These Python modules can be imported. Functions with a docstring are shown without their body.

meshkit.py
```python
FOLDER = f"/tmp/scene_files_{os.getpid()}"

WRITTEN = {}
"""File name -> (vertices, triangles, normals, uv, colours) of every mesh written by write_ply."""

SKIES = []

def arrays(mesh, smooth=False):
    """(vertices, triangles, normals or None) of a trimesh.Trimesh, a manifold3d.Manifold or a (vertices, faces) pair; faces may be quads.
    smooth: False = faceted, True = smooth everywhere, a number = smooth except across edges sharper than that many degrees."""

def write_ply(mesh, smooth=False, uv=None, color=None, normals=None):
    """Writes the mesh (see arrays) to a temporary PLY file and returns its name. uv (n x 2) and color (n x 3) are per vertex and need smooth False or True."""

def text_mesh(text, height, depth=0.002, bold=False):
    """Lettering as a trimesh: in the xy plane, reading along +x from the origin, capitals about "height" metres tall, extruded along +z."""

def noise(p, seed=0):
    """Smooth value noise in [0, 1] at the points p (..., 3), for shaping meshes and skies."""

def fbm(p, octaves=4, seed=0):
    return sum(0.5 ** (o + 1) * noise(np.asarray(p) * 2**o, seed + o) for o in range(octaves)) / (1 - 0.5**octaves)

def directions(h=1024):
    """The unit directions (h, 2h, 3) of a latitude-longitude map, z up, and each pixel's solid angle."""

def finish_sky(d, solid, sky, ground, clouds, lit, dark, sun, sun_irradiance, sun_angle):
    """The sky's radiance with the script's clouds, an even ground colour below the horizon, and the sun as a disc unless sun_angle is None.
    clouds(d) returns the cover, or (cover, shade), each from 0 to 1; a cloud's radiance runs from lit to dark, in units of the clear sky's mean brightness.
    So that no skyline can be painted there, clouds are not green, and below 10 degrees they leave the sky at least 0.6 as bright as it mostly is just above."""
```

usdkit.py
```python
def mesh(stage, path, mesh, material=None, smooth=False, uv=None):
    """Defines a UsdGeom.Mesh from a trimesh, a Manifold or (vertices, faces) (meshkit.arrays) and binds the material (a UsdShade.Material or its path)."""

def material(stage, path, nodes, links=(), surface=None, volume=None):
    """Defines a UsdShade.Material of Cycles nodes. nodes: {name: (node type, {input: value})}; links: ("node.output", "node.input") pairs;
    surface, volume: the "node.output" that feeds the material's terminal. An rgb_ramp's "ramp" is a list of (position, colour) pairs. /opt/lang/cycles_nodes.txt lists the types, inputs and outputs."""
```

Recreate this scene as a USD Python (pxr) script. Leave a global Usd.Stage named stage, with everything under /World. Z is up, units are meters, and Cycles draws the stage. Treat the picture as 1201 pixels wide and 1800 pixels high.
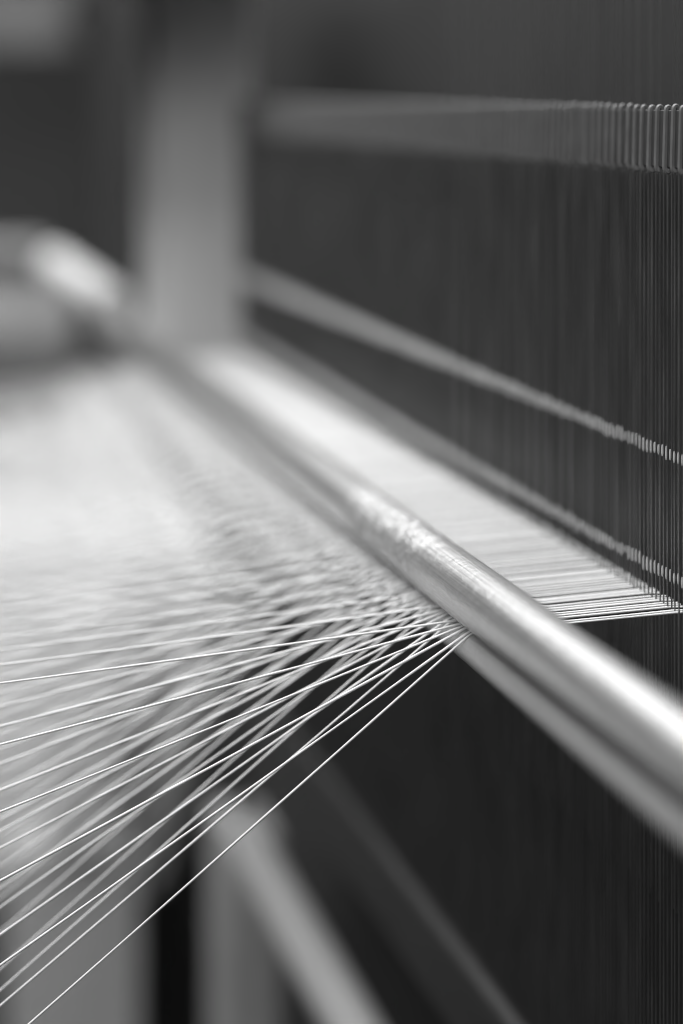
import math
import numpy as np
import trimesh
from shapely.geometry import Polygon, box as sbox
import usdkit
from pxr import Usd, UsdGeom, UsdLux, UsdShade, Gf, Sdf

# ---------------------------------------------------------------- stage, camera, lamps
stage = Usd.Stage.CreateInMemory()
UsdGeom.SetStageUpAxis(stage, 'Z')
UsdGeom.SetStageMetersPerUnit(stage, 1.0)
W = UsdGeom.Xform.Define(stage, '/World')
rng = np.random.default_rng(7)

D0 = 0.30                 # metres from the lens to the near edge of the warp (plane of focus)
MM = 0.30 / 4250.0        # loom cross-section unit in metres (0.0706 mm)
ZC = 1.20                 # lens height

cam = UsdGeom.Camera.Define(stage, '/World/camera')
cam.CreateFocalLengthAttr(84.93)
cam.CreateHorizontalApertureAttr(24.0)
cam.CreateVerticalApertureAttr(36.0)
cam.CreateHorizontalApertureOffsetAttr(18.6)
cam.CreateVerticalApertureOffsetAttr(-14.6)
cam.CreateClippingRangeAttr(Gf.Vec2f(0.01, 100.0))
cam.CreateFStopAttr(8.8)
cam.CreateFocusDistanceAttr(D0 * 1.005)
cam.CreateExposureAttr(0.0)
UsdGeom.Xformable(cam).AddTranslateOp().Set(Gf.Vec3d(0, 0, ZC))
UsdGeom.Xformable(cam).AddRotateXOp().Set(90.0)


def lamp(name, pos, target, w, h, power):
    l = UsdLux.RectLight.Define(stage, '/World/' + name)
    l.CreateWidthAttr(w); l.CreateHeightAttr(h)
    l.CreateIntensityAttr(power); l.CreateNormalizeAttr(True)
    l.CreateColorAttr(Gf.Vec3f(1, 1, 1))
    m = Gf.Matrix4d().SetLookAt(Gf.Vec3d(*pos), Gf.Vec3d(*target), Gf.Vec3d(0, 1, 0.01)).GetInverse()
    UsdGeom.Xformable(l).AddTransformOp().Set(m)
    return l


KEY = 4.0
FILL = 1.85
lamp('overhead_lamp', (0.01, 0.63, ZC + 0.42), (0.01, 0.63, ZC - 0.06), 0.66, 1.0, KEY)
lamp('front_fill', (-0.55, -0.35, ZC + 0.55), (0.10, 0.60, ZC - 0.05), 0.6, 0.6, FILL)  # added fill light, brightens the faces turned to the camera

# ---------------------------------------------------------------- materials (a black and white picture: neutral greys)
LOOKS = '/World/Looks'
UsdGeom.Scope.Define(stage, LOOKS)


def mat(name, base, rough=0.5, metal=0.0, grain=None, var=0.15, bump=0.0, rough_var=0.0, extra=None):
    """grain = (sx, sy, sz) frequencies per metre of the colour and relief noise in object space"""
    nodes = {'p': ('principled_bsdf', {'base_color': (base,) * 3, 'roughness': rough, 'metallic': metal, **(extra or {})})}
    links = []
    if grain:
        nodes['g'] = ('geometry', {})
        nodes['m'] = ('mapping', {'scale': grain})
        nodes['n'] = ('noise_texture', {'scale': 1.0, 'detail': 5.0, 'roughness': 0.6})
        lo, hi = base * (1 - var), min(base * (1 + var), 0.95)
        nodes['r'] = ('rgb_ramp', {'ramp': [(0.3, (lo,) * 3), (0.7, (hi,) * 3)]})
        links += [('g.position', 'm.vector'), ('m.vector', 'n.vector'), ('n.fac', 'r.fac'), ('r.color', 'p.base_color')]
        if rough_var:
            nodes['q'] = ('map_range', {'from_min': 0.3, 'from_max': 0.7, 'to_min': max(rough - rough_var, 0.03), 'to_max': rough + rough_var})
            links += [('n.fac', 'q.value'), ('q.result', 'p.roughness')]
        if bump:
            nodes['b'] = ('bump', {'strength': bump, 'distance': 0.0004})
            links += [('n.fac', 'b.height'), ('b.normal', 'p.normal')]
    return usdkit.material(stage, LOOKS + '/' + name, nodes, links, surface='p.BSDF')


M = {
    'thread': mat('white_yarn', 0.80, 0.55, grain=(900, 900, 900), var=0.06, extra={'sheen_weight': 0.2}),
    'dent': mat('reed_steel', 0.29, 0.42, 0.9, grain=(300, 300, 60), var=0.2, rough_var=0.08),
    'clip': mat('highlight_bead', 0.60, 0.4, 0.1, grain=(400, 400, 400), var=0.12),  # pale colour stands in for light reflected in the dents
    'coil': mat('binding_wire', 0.15, 0.40, 0.0, grain=(300, 300, 300), var=0.15),
    'baulk': mat('dark_baulk_wood', 0.03, 0.6, grain=(200, 20, 200), var=0.3),
    'post': mat('pale_painted_post', 0.60, 0.5, grain=(80, 80, 12), var=0.12),
    'rail': mat('pale_rail', 0.38, 0.45, grain=(80, 8, 80), var=0.12),
    'panel': mat('dark_panel', 0.029, 0.6, grain=(14, 6, 14), var=0.3),
    'wall': mat('grey_wall', 0.26, 0.8, grain=(4, 4, 4), var=0.15),
    'floor': mat('dark_floor', 0.05, 0.7, grain=(6, 6, 6), var=0.25),
    'heddle': mat('heddle_steel', 0.50, 0.4, 1.0, grain=(200, 200, 40), var=0.15),
    'black': mat('black_iron', 0.012, 0.6, grain=(60, 60, 60), var=0.3),
    'grey': mat('grey_paint', 0.25, 0.5, grain=(30, 30, 30), var=0.12),
    'shade_board': mat('shade_board_grey', 0.075, 0.6, grain=(40, 40, 40), var=0.15),
    'paler': mat('light_grey_paint', 0.46, 0.5, grain=(30, 30, 10), var=0.12),
    'cloth': mat('white_cloth', 0.60, 0.8, grain=(60, 60, 60), var=0.04),
    'dim': mat('dim_grey_paint', 0.105, 0.5, grain=(30, 30, 30), var=0.15),
    'pale': mat('pale_paint', 0.60, 0.5, grain=(30, 30, 30), var=0.1),
}


def rod_material(name, base, rough, metal, y0=0.310, y1=0.366):
    """worn rod: fine lengthwise scratches, strongest around the warp's edge, and a mottled rubbed ring"""
    nodes = {
        'g': ('geometry', {}),
        's': ('separate_xyz', {}),
        'm1': ('mapping', {'scale': (3000.0, 16.0, 3000.0)}),
        'n1': ('noise_texture', {'scale': 1.0, 'detail': 4.0, 'roughness': 0.65}),
        'm2': ('mapping', {'scale': (520.0, 380.0, 520.0)}),
        'n2': ('noise_texture', {'scale': 1.0, 'detail': 4.0, 'roughness': 0.6, 'distortion': 1.5}),
        'm3': ('mapping', {'scale': (60.0, 9.0, 60.0)}),
        'n3': ('noise_texture', {'scale': 1.0, 'detail': 3.0}),
        'a': ('map_range', {'range_type': 'smoothstep', 'from_min': y0, 'from_max': y0 + 0.02, 'to_min': 0.12, 'to_max': 1.0, 'clamp': True}),
        'b': ('map_range', {'range_type': 'smoothstep', 'from_min': y1 - 0.02, 'from_max': y1, 'to_min': 1.0, 'to_max': 0.0, 'clamp': True}),
        'ab': ('math', {'math_type': 'multiply'}),
        'c2': ('map_range', {'range_type': 'smoothstep', 'from_min': 0.38, 'from_max': 0.64, 'to_min': 0.0, 'to_max': 1.0, 'clamp': True}),
        'wear': ('math', {'math_type': 'multiply'}),
        'sa': ('map_range', {'range_type': 'smoothstep', 'from_min': 0.235, 'from_max': 0.285, 'to_min': 0.06, 'to_max': 0.20, 'clamp': True}),
        'h': ('math', {'math_type': 'multiply'}),
        'sum': ('math', {'math_type': 'add'}),
        'bump': ('bump', {'strength': 0.5, 'distance': 0.00035}),
        'rr': ('map_range', {'from_min': 0.3, 'from_max': 0.7, 'to_min': rough - 0.05, 'to_max': rough + 0.09}),
        'rw': ('math', {'math_type': 'multiply_add', 'value2': 0.24}),
        'col': ('rgb_ramp', {'ramp': [(0.3, (base * 0.84,) * 3), (0.7, (min(base * 1.12, 0.9),) * 3)]}),
        'dull': ('mix', {'color2': (base * 0.5,) * 3}),
        'p': ('principled_bsdf', {'base_color': (base,) * 3, 'roughness': rough, 'metallic': metal}),
    }
    links = [('g.position', 'm1.vector'), ('m1.vector', 'n1.vector'), ('g.position', 'm2.vector'), ('m2.vector', 'n2.vector'),
             ('g.position', 'm3.vector'), ('m3.vector', 'n3.vector'), ('n3.fac', 'col.fac'), ('col.color', 'dull.color1'), ('wear.value', 'dull.fac'), ('dull.color', 'p.base_color'),
             ('g.position', 's.vector'), ('s.y', 'a.value'), ('s.y', 'b.value'), ('s.y', 'sa.value'), ('a.result', 'ab.value1'), ('b.result', 'ab.value2'),
             ('n2.fac', 'c2.value'), ('ab.value', 'wear.value1'), ('c2.result', 'wear.value2'), ('n1.fac', 'h.value1'), ('sa.result', 'h.value2'),
             ('wear.value', 'sum.value1'), ('h.value', 'sum.value2'), ('sum.value', 'bump.height'), ('bump.normal', 'p.normal'),
             ('n1.fac', 'rr.value'), ('wear.value', 'rw.value1'), ('rr.result', 'rw.value3'), ('rw.value', 'p.roughness')]
    return usdkit.material(stage, LOOKS + '/' + name, nodes, links, surface='p.BSDF')


M['rod'] = rod_material('worn_rod_metal', 0.60, 0.28, 0.80)
M['rod_pale'] = rod_material('pale_rod_metal', 0.44, 0.36, 0.3)

# ---------------------------------------------------------------- helpers
used = {}


def numbered(path):
    n = used.get(path, 0)
    used[path] = n + 1
    return path if n == 0 else f'{path}_{n:03d}'


def w3(u, v, r):
    """loom coordinates: u across (right), v down from lens height, both in MM units; r = depth in focus distances"""
    u, v, r = np.broadcast_arrays(np.asarray(u, float), np.asarray(v, float), np.asarray(r, float))
    return np.stack([u * MM, r * D0, ZC - v * MM], -1)


def key(p, label=None, cat=None, group=None, kind=None):
    for k, val in (('label', label), ('category', cat), ('group', group), ('kind', kind)):
        if val:
            p.SetCustomDataByKey(k, val)
    return p


class Thing:
    """an Xform at the thing's base; its parts are given in world coordinates"""
    def __init__(s, name, at, label, cat, group=None):
        s.path = numbered('/World/' + name)
        s.at = np.asarray(at, float)
        x = UsdGeom.Xform.Define(stage, s.path)
        x.AddTranslateOp().Set(Gf.Vec3d(*map(float, s.at)))
        key(x.GetPrim(), label, cat, group)

    def part(s, name, mesh, m, parent=None, smooth=35, label=None, kind=None):
        path = numbered((parent or s.path) + '/' + name)
        v, f = mesh
        p = usdkit.mesh(stage, path, (np.asarray(v) - s.at, f), M[m], smooth=smooth)
        key(p.GetPrim(), label, None, None, kind)
        return path


def top(name, mesh, m, label=None, cat=None, group=None, kind=None, smooth=35):
    p = usdkit.mesh(stage, numbered('/World/' + name), mesh, M[m], smooth=smooth)
    return key(p.GetPrim(), label, cat, group, kind)


def tube(path, radius, n=8, closed=False):
    path = np.asarray(path, float)
    k = len(path)
    if closed:
        t = np.roll(path, -1, 0) - np.roll(path, 1, 0)
    else:
        t = np.gradient(path, axis=0)
    t /= np.linalg.norm(t, axis=1, keepdims=True)
    ref = np.array([0, 1.0, 0]) if abs(t[:, 1]).max() < 0.9 else np.array([0, 0, 1.0])
    a = np.cross(t, ref); a /= np.linalg.norm(a, axis=1, keepdims=True)
    b = np.cross(t, a)
    ang = np.arange(n) / n * 2 * np.pi
    rad = np.broadcast_to(np.asarray(radius, float), (k,))[:, None, None]
    v = path[:, None, :] + rad * (np.cos(ang)[None, :, None] * a[:, None, :] + np.sin(ang)[None, :, None] * b[:, None, :])
    v = v.reshape(-1, 3)
    f = []
    for i in range(k if closed else k - 1):
        j = (i + 1) % k
        for q in range(n):
            p = (q + 1) % n
            f += [(i * n + q, j * n + q, j * n + p), (i * n + q, j * n + p, i * n + p)]
    if not closed:
        c0, c1 = len(v), len(v) + 1
        v = np.vstack([v, path[0], path[-1]])
        for q in range(n):
            p = (q + 1) % n
            f += [(c0, q, p), (c1, (k - 1) * n + p, (k - 1) * n + q)]
    return v, np.array(f)


def join(ms):
    vs, fs, o = [], [], 0
    for v, f in ms:
        vs.append(v); fs.append(np.asarray(f) + o); o += len(v)
    return np.vstack(vs), np.vstack(fs)


def lathe_y(u, v, profile, n=48):
    """round bar along the loom's width: profile = [(depth r, radius in MM units), ...]"""
    vs, f = [], []
    ang = np.arange(n) / n * 2 * np.pi
    for r, rad in profile:
        vs.append(w3(u + rad * np.cos(ang), v + rad * np.sin(ang), r))
    vs = np.vstack(vs)
    k = len(profile)
    for i in range(k - 1):
        for q in range(n):
            p = (q + 1) % n
            f += [(i * n + q, i * n + p, (i + 1) * n + p), (i * n + q, (i + 1) * n + p, (i + 1) * n + q)]
    c0, c1 = len(vs), len(vs) + 1
    vs = np.vstack([vs, w3(u, v, profile[0][0])[None], w3(u, v, profile[-1][0])[None]])
    for q in range(n):
        p = (q + 1) % n
        f += [(c0, p, q), (c1, (k - 1) * n + q, (k - 1) * n + p)]
    m = trimesh.Trimesh(vs, f, process=False)
    m.fix_normals()
    return m.vertices, m.faces


def bar(u, v, rad, r0, r1, n=48, chamfer=6):
    dr = chamfer * MM / D0
    return lathe_y(u, v, [(r0, rad - chamfer), (r0 + dr, rad), *[(r, rad) for r in np.linspace(r0 + 2 * dr, r1 - 2 * dr, 24)], (r1 - dr, rad), (r1, rad - chamfer)], n)


def block(u0, u1, v0, v1, r0, r1, bevel=8):
    """upright or lying bar of rectangular section with rounded edges, as a hull of small spheres"""
    a, b = w3(u0, v1, r0), w3(u1, v0, r1)
    s = bevel * MM
    pts = []
    sp = trimesh.creation.icosphere(2, s).vertices
    for x in (a[0] + s, b[0] - s):
        for y in (a[1] + s, b[1] - s):
            for z in (a[2] + s, b[2] - s):
                pts.append(sp + (x, y, z))
    h = trimesh.convex.convex_hull(np.vstack(pts))
    return h.vertices, h.faces


def sheet(p, q, r, s):
    return np.array([p, q, r, s], float), np.array([(0, 1, 2), (0, 2, 3)])


# ---------------------------------------------------------------- setting
top('floor', sheet((-3, -1.5, 0), (3, -1.5, 0), (3, 4, 0), (-3, 4, 0)), 'floor', kind='structure')
top('back_wall', sheet((-3, 2.6, 0.0), (3, 2.6, 0.0), (3, 2.6, 2.6), (-3, 2.6, 2.6)), 'wall', kind='structure')

# dark side panel behind the reed
t = Thing('side_panel', w3(1960, 17000, 2.0) * (1, 1, 0), 'dark side board of the loom standing behind the row of reed wires', 'panel')
t.part('board', block(1900, 2010, -2500, 4200, 0.55, 3.4, 10), 'panel')
for vv in (-2300, 4000):
    t.part('rail', block(1880, 2030, vv - 100, vv + 100, 0.56, 3.39, 10), 'panel')

# added black sheet, stands for the shade between the reed wires
bb = Thing('gap_shade_sheet', w3(1660, 2250, 1.4), 'added black sheet standing for the shade between the closely set reed wires', 'board')
bb.part('board', block(1640, 1680, 140, 2250, 0.8, 2.0, 8), 'black')

# ---------------------------------------------------------------- reed
UR = 1516
R_NEAR, R_FAR = 0.93, 2.02
DR = 0.00462
reed = Thing('reed', w3(UR, 2700, 1.0), 'fine metal weaving reed of close upright wires with a wire bound top rib', 'reed')
reed.part('top_rib', block(UR - 2.5, UR + 2.5, 24, 126, R_NEAR, R_FAR, 2), 'baulk')
reed.part('bottom_rib', block(UR - 26, UR + 26, 1980, 2190, R_NEAR, R_FAR, 24), 'baulk')

rs = np.arange(R_NEAR + 0.004, R_FAR, DR)


def dent_mesh(r):
    du = rng.normal(0, 0.35)
    pts = w3(UR + du, np.array([120, 700, 1300, 2000]), r + rng.normal(0, DR * 0.04))
    return tube(pts, 1.55 * MM * (1 + rng.normal(0, 0.06)), 6)


def glint_mesh(r, v, h):  # pale bead on a dent, shaped as its reflected highlight
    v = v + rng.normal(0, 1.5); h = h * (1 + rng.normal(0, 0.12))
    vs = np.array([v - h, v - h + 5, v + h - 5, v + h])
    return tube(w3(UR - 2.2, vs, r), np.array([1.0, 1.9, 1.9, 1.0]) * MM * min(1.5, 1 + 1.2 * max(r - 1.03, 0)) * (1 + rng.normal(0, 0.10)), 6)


rest_dents, rest_glints = [], []
for i, r in enumerate(rs):
    dm = dent_mesh(r)
    c1, c2 = glint_mesh(r, 632, 11 + 12 * (r - 1)), glint_mesh(r, 846, 11 + 4 * (r - 1))
    if i < 240:
        dp = reed.part('dent', dm, 'dent')
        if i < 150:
            reed.part('clip', c1, 'clip', parent=dp)  # added bead, part of a highlight strip across the dents
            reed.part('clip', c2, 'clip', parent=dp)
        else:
            rest_glints += [c1, c2]
    else:
        rest_dents.append(dm); rest_glints += [c1, c2]
if rest_dents:
    reed.part('far_dents', join(rest_dents), 'dent', kind='stuff')
if rest_glints:
    reed.part('far_glints', join(rest_glints), 'clip', kind='stuff')

a = np.linspace(0, np.pi, 9)
loop_u = np.concatenate([UR - 4.5 * np.cos(a), UR + 4.5 * np.cos(a)])
loop_v = np.concatenate([27 - 10 * np.sin(a), 122 + 10 * np.sin(a)])
for i, r in enumerate(np.arange(R_NEAR + 0.004, R_FAR, 2 * DR)):
    pts = w3(loop_u, loop_v + rng.normal(0, 1.0), r + rng.normal(0, 0.08) * DR + np.linspace(-0.15, 0.15, len(loop_u)) * DR)
    reed.part('binding_coil', tube(pts, np.where(loop_v > 118, 5.0, 4.4) * MM * (1 + rng.normal(0, 0.05)), 6, closed=True), 'coil', smooth=50)

# end post of the reed frame
post = Thing('reed_end_post', w3(1500, 2700, 2.08), 'pale upright end post holding the far end of the reed', 'post')
post.part('upper_post', block(1235, 1590, -417, 1000, 2.03, 2.15, 45), 'post')
post.part('added_shade_board', block(500, 1585, -640, -420, 1.83, 2.2, 40), 'shade_board')  # added board above the view, there to shade the post top
post.part('lower_post', block(1480, 1690, 2640, 17000, 2.04, 2.14, 30), 'rail')
post.part('tie_bar', block(1560, 1585, 995, 2650, 2.09, 2.12, 8), 'black')

# pale rail under the reed
rail = Thing('sley_rail', w3(UR, 2660, 1.0), 'pale round rail running below the reed, lowest bar in view', 'rail')
rail.part('rail', bar(UR, 2610, 80, 0.95, 1.99, 32), 'rail')

# heddle wires behind the reed
for i, r in enumerate(np.arange(0.95, 1.42, 2 * DR)):
    uu = 1585 + rng.uniform(-8, 8)
    rr = r + rng.normal(0, DR * 0.3)
    top('heddle_wire', tube(w3(uu, np.array([-700, 0, 700, 1500]), rr), 1.3 * MM, 6), 'heddle',
        'thin dark upright heddle wire showing above the wire bound rib of the reed', 'heddle wire', 'heddle wires behind the reed')

# ---------------------------------------------------------------- two rods that pinch the warp
U1, V1, RAD1 = 1171, 880.5, 55
U2, V2, RAD2 = 1172, 973, 32
rod = Thing('upper_rod', w3(U1, V1 + RAD1, 1.0), 'thick polished round rod lying over the white warp with a bright highlight', 'rod')
rod.part('rod', bar(U1, V1, RAD1, 0.50, 2.3, 96), 'rod', smooth=40)
rod2 = Thing('lower_rod', w3(U2, V2 + RAD2, 1.0), 'thinner polished rod under the warp, just below the thick rod', 'rod')
rod2.part('rod', bar(U2, V2, RAD2, 0.50, 2.3, 72), 'rod_pale', smooth=40)

# ---------------------------------------------------------------- warp threads
SLOPES = [0.865, 0.697, 0.528, 0.39, 0.255, 0.13]
TR = 2.15                      # thread radius


def warp_path(m, r, r_end):
    c = RAD2 + TR
    # right straight run to the reed, tangent to the lower rod, then an arc, then the open run to the left
    ang0 = math.atan(0.1)     # run to the reed rises by 0.1
    ang1 = math.atan(m)
    p = []
    u_tan, v_tan = U2 + c * math.sin(ang0), V2 - c * math.cos(ang0)
    v_reed = v_tan - 0.1 * (UR - u_tan)
    for uu in (1545,):
        p.append((uu, v_reed - 0.02 * (uu - UR), r))
    p.append((UR, v_reed, r))
    p.append(((UR + u_tan) / 2, (v_reed + v_tan) / 2, r))
    for q in np.linspace(ang0, -ang1, 7):
        p.append((U2 + c * math.sin(q), V2 - c * math.cos(q), r))
    u1, v1 = p[-1][0], p[-1][1]
    for s in np.linspace(0.05, 1, 14):
        du = (u1 + 300) * s
        sag = 5.0 * math.sin(math.pi * s)
        p.append((u1 - du, v1 + m * du + sag, r + (r_end - r) * s))
    return w3(*np.array(p).T)


def yarn(p):
    """finer steps along the run, with the small thick and thin places of spun yarn"""
    q = [p[0]]
    for a, b in zip(p[:-1], p[1:]):
        n = max(1, int(np.linalg.norm(b - a) / (55 * MM)))
        q += [a + (b - a) * k / n for k in range(1, n + 1)]
    q = np.array(q)
    w = rng.normal(0, 1, len(q) + 4)
    w = np.convolve(w, np.ones(3) / 3, 'same')[2:-2]
    return q, TR * MM * (1 + rng.normal(0, 0.07)) * (1 + 0.14 * w)


threads = []
n_thr = int((2.015 - 0.999) / DR)
for i in range(n_thr):
    k = i % 6
    r = 0.9985 + DR * i + rng.normal(0, DR * 0.22)
    if i == 0: r = 0.9975
    if i == 1: r = 1.0010
    m = SLOPES[k] * (1 + rng.normal(0, 0.016))
    threads.append((i, k, r, m, r + rng.normal(0, 0.0015)))
front = [t for t in threads if t[2] < 1.085]
y0 = {t[0]: 170 + V1 * 1.07 / t[2] + t[3] * (-330 + 1175 / t[2]) for t in front}
order = sorted(y0, key=lambda i: -y0[i])
ORD = ['lowest', 'second lowest', 'third lowest', 'fourth lowest', 'fifth lowest', 'sixth lowest', 'seventh lowest', 'eighth lowest', 'ninth lowest',
       'tenth lowest', 'eleventh lowest', 'twelfth lowest', 'thirteenth lowest', 'fourteenth lowest', 'fifteenth lowest', 'sixteenth lowest',
       'seventeenth lowest', 'eighteenth lowest', 'nineteenth lowest', 'twentieth lowest', 'twenty-first lowest', 'twenty-second lowest']
LAYER = ['steepest', 'second steepest', 'third steepest', 'third flattest', 'second flattest', 'flattest']
for i, k, r, m, re in threads:
    if i in order and order.index(i) < len(ORD):
        lab = f'sharp white warp thread, {ORD[order.index(i)]} of the fan at the left picture edge'
        grp = 'warp threads'
    else:
        lab = f'blurred white warp thread in the {LAYER[k]} layer of the fan behind the sharp ones'
        grp = f'blurred warp threads of the {LAYER[k]} layer'
    top('warp_thread', tube(*yarn(warp_path(m, r, re)), 8), 'thread', lab, 'thread', grp, smooth=60)

# ---------------------------------------------------------------- things behind
# sleeve and arm that carry the far end of the rods
hold = Thing('rod_holder', w3(1163, 900, 2.5), 'pale thick sleeve with a side arm carrying the far end of the rods', 'bracket')
hold.part('sleeve', bar(1170, 815, 84, 2.2, 2.75, 40, 20), 'pale')
hold.part('arm', tube(w3(np.array([1163, 600, -300]), 810, 2.85), 105 * MM, 24), 'dim')
hold.part('foot', block(1230, 1330, 900, 1120, 2.08 + .08, 2.3, 15), 'pale')

beam = Thing('cloth_beam', w3(300, 1700, 3.1), 'grey roller lying across behind the far end of the white warp', 'roller')
beam.part('roller', tube(w3(np.array([-400, 400, 1400]), 1440, 3.15), 430 * MM, 32), 'dim')

leg = Thing('loom_leg', w3(1230, 17000, 2.66) * (1, 1, 0), 'broad grey upright loom leg at the lower left behind the threads', 'leg')
leg.part('upright', block(910, 1505, 3460, 17000, 2.6, 2.72, 30), 'paler')
leg2 = Thing('pale_upright', w3(1200, 3400, 2.6), 'narrow pale upright seen through the threads at the left', 'upright')
leg2.part('upright', block(1080, 1370, 2330, 3457, 2.58, 2.68, 30), 'pale')
bp = Thing('dark_gap_strip', w3(2100, 17000, 3.5) * (1, 1, 0), 'narrow black strip added for the shaded gap between two grey uprights at the bottom', 'post')
bp.part('upright', block(2040, 2420, 4300, 17000, 3.45, 3.6, 20), 'black')  # black strip added where only the shade of a gap lies
sh = Thing('wall_box', w3(1100, -500, 4.2), 'grey box mounted on the dark wall in the top left corner', 'box')
sh.part('body', block(-200, 2120, -2200, -330, 4.2, 4.6, 40), 'dim')
kn = Thing('black_fitting', w3(2200, -500, 4.0), 'black round lump at the top beside the grey wall box', 'fitting')
kn.part('lump', bar(2200, -640, 320, 3.9, 4.2, 32, 30), 'black')

# white cloth lying on the frame below the far half of the warp, its near edge hanging down a little
nu, nr = 44, 44
uu, tt = np.meshgrid(np.linspace(-700, 2140, nu), np.linspace(-1.0, 1.0, nr), indexing='ij')
drop = 200 + 1500 * np.clip((2110 - uu) / 420.0, 0, 1) ** 1.3
over = np.clip(-tt, 0, 1)                       # 0 on the flat, 1 at the hanging hem
rr = np.where(tt > 0, 2.76 + 1.54 * tt, 2.76 - 0.03 * np.sin(np.clip(over * 6, 0, 1) * math.pi / 2) + 0.012 * over * np.sin(uu / 130.0))
vv = 2100 + 5 * np.sin(uu / 170.0) * np.cos(tt * 9) + drop * over ** 1.3
cv = w3(uu, vv, rr).reshape(-1, 3)
cf = []
for i in range(nu - 1):
    for j in range(nr - 1):
        a0 = i * nr + j
        cf += [(a0, a0 + nr, a0 + nr + 1), (a0, a0 + nr + 1, a0 + 1)]
cl = (np.vstack([cv, cv - (0, 0, 0.0008)]), np.vstack([np.array(cf)[:, ::-1], np.array(cf) + len(cv)]))
top('white_cloth', cl, 'cloth', 'white cloth spread below the far left half of the warp threads, very blurred', 'cloth')

du = Thing('dark_upright', w3(1920, 17000, 3.5) * (1, 1, 0), 'dark upright standing behind, just left of the pale end post of the reed', 'upright')
du.part('upright', block(1790, 2060, -2600, 1200, 3.5, 3.62, 30), 'panel')
du.part('foot_bracket', block(1760, 2090, 1203, 1290, 3.48, 3.64, 20), 'panel')
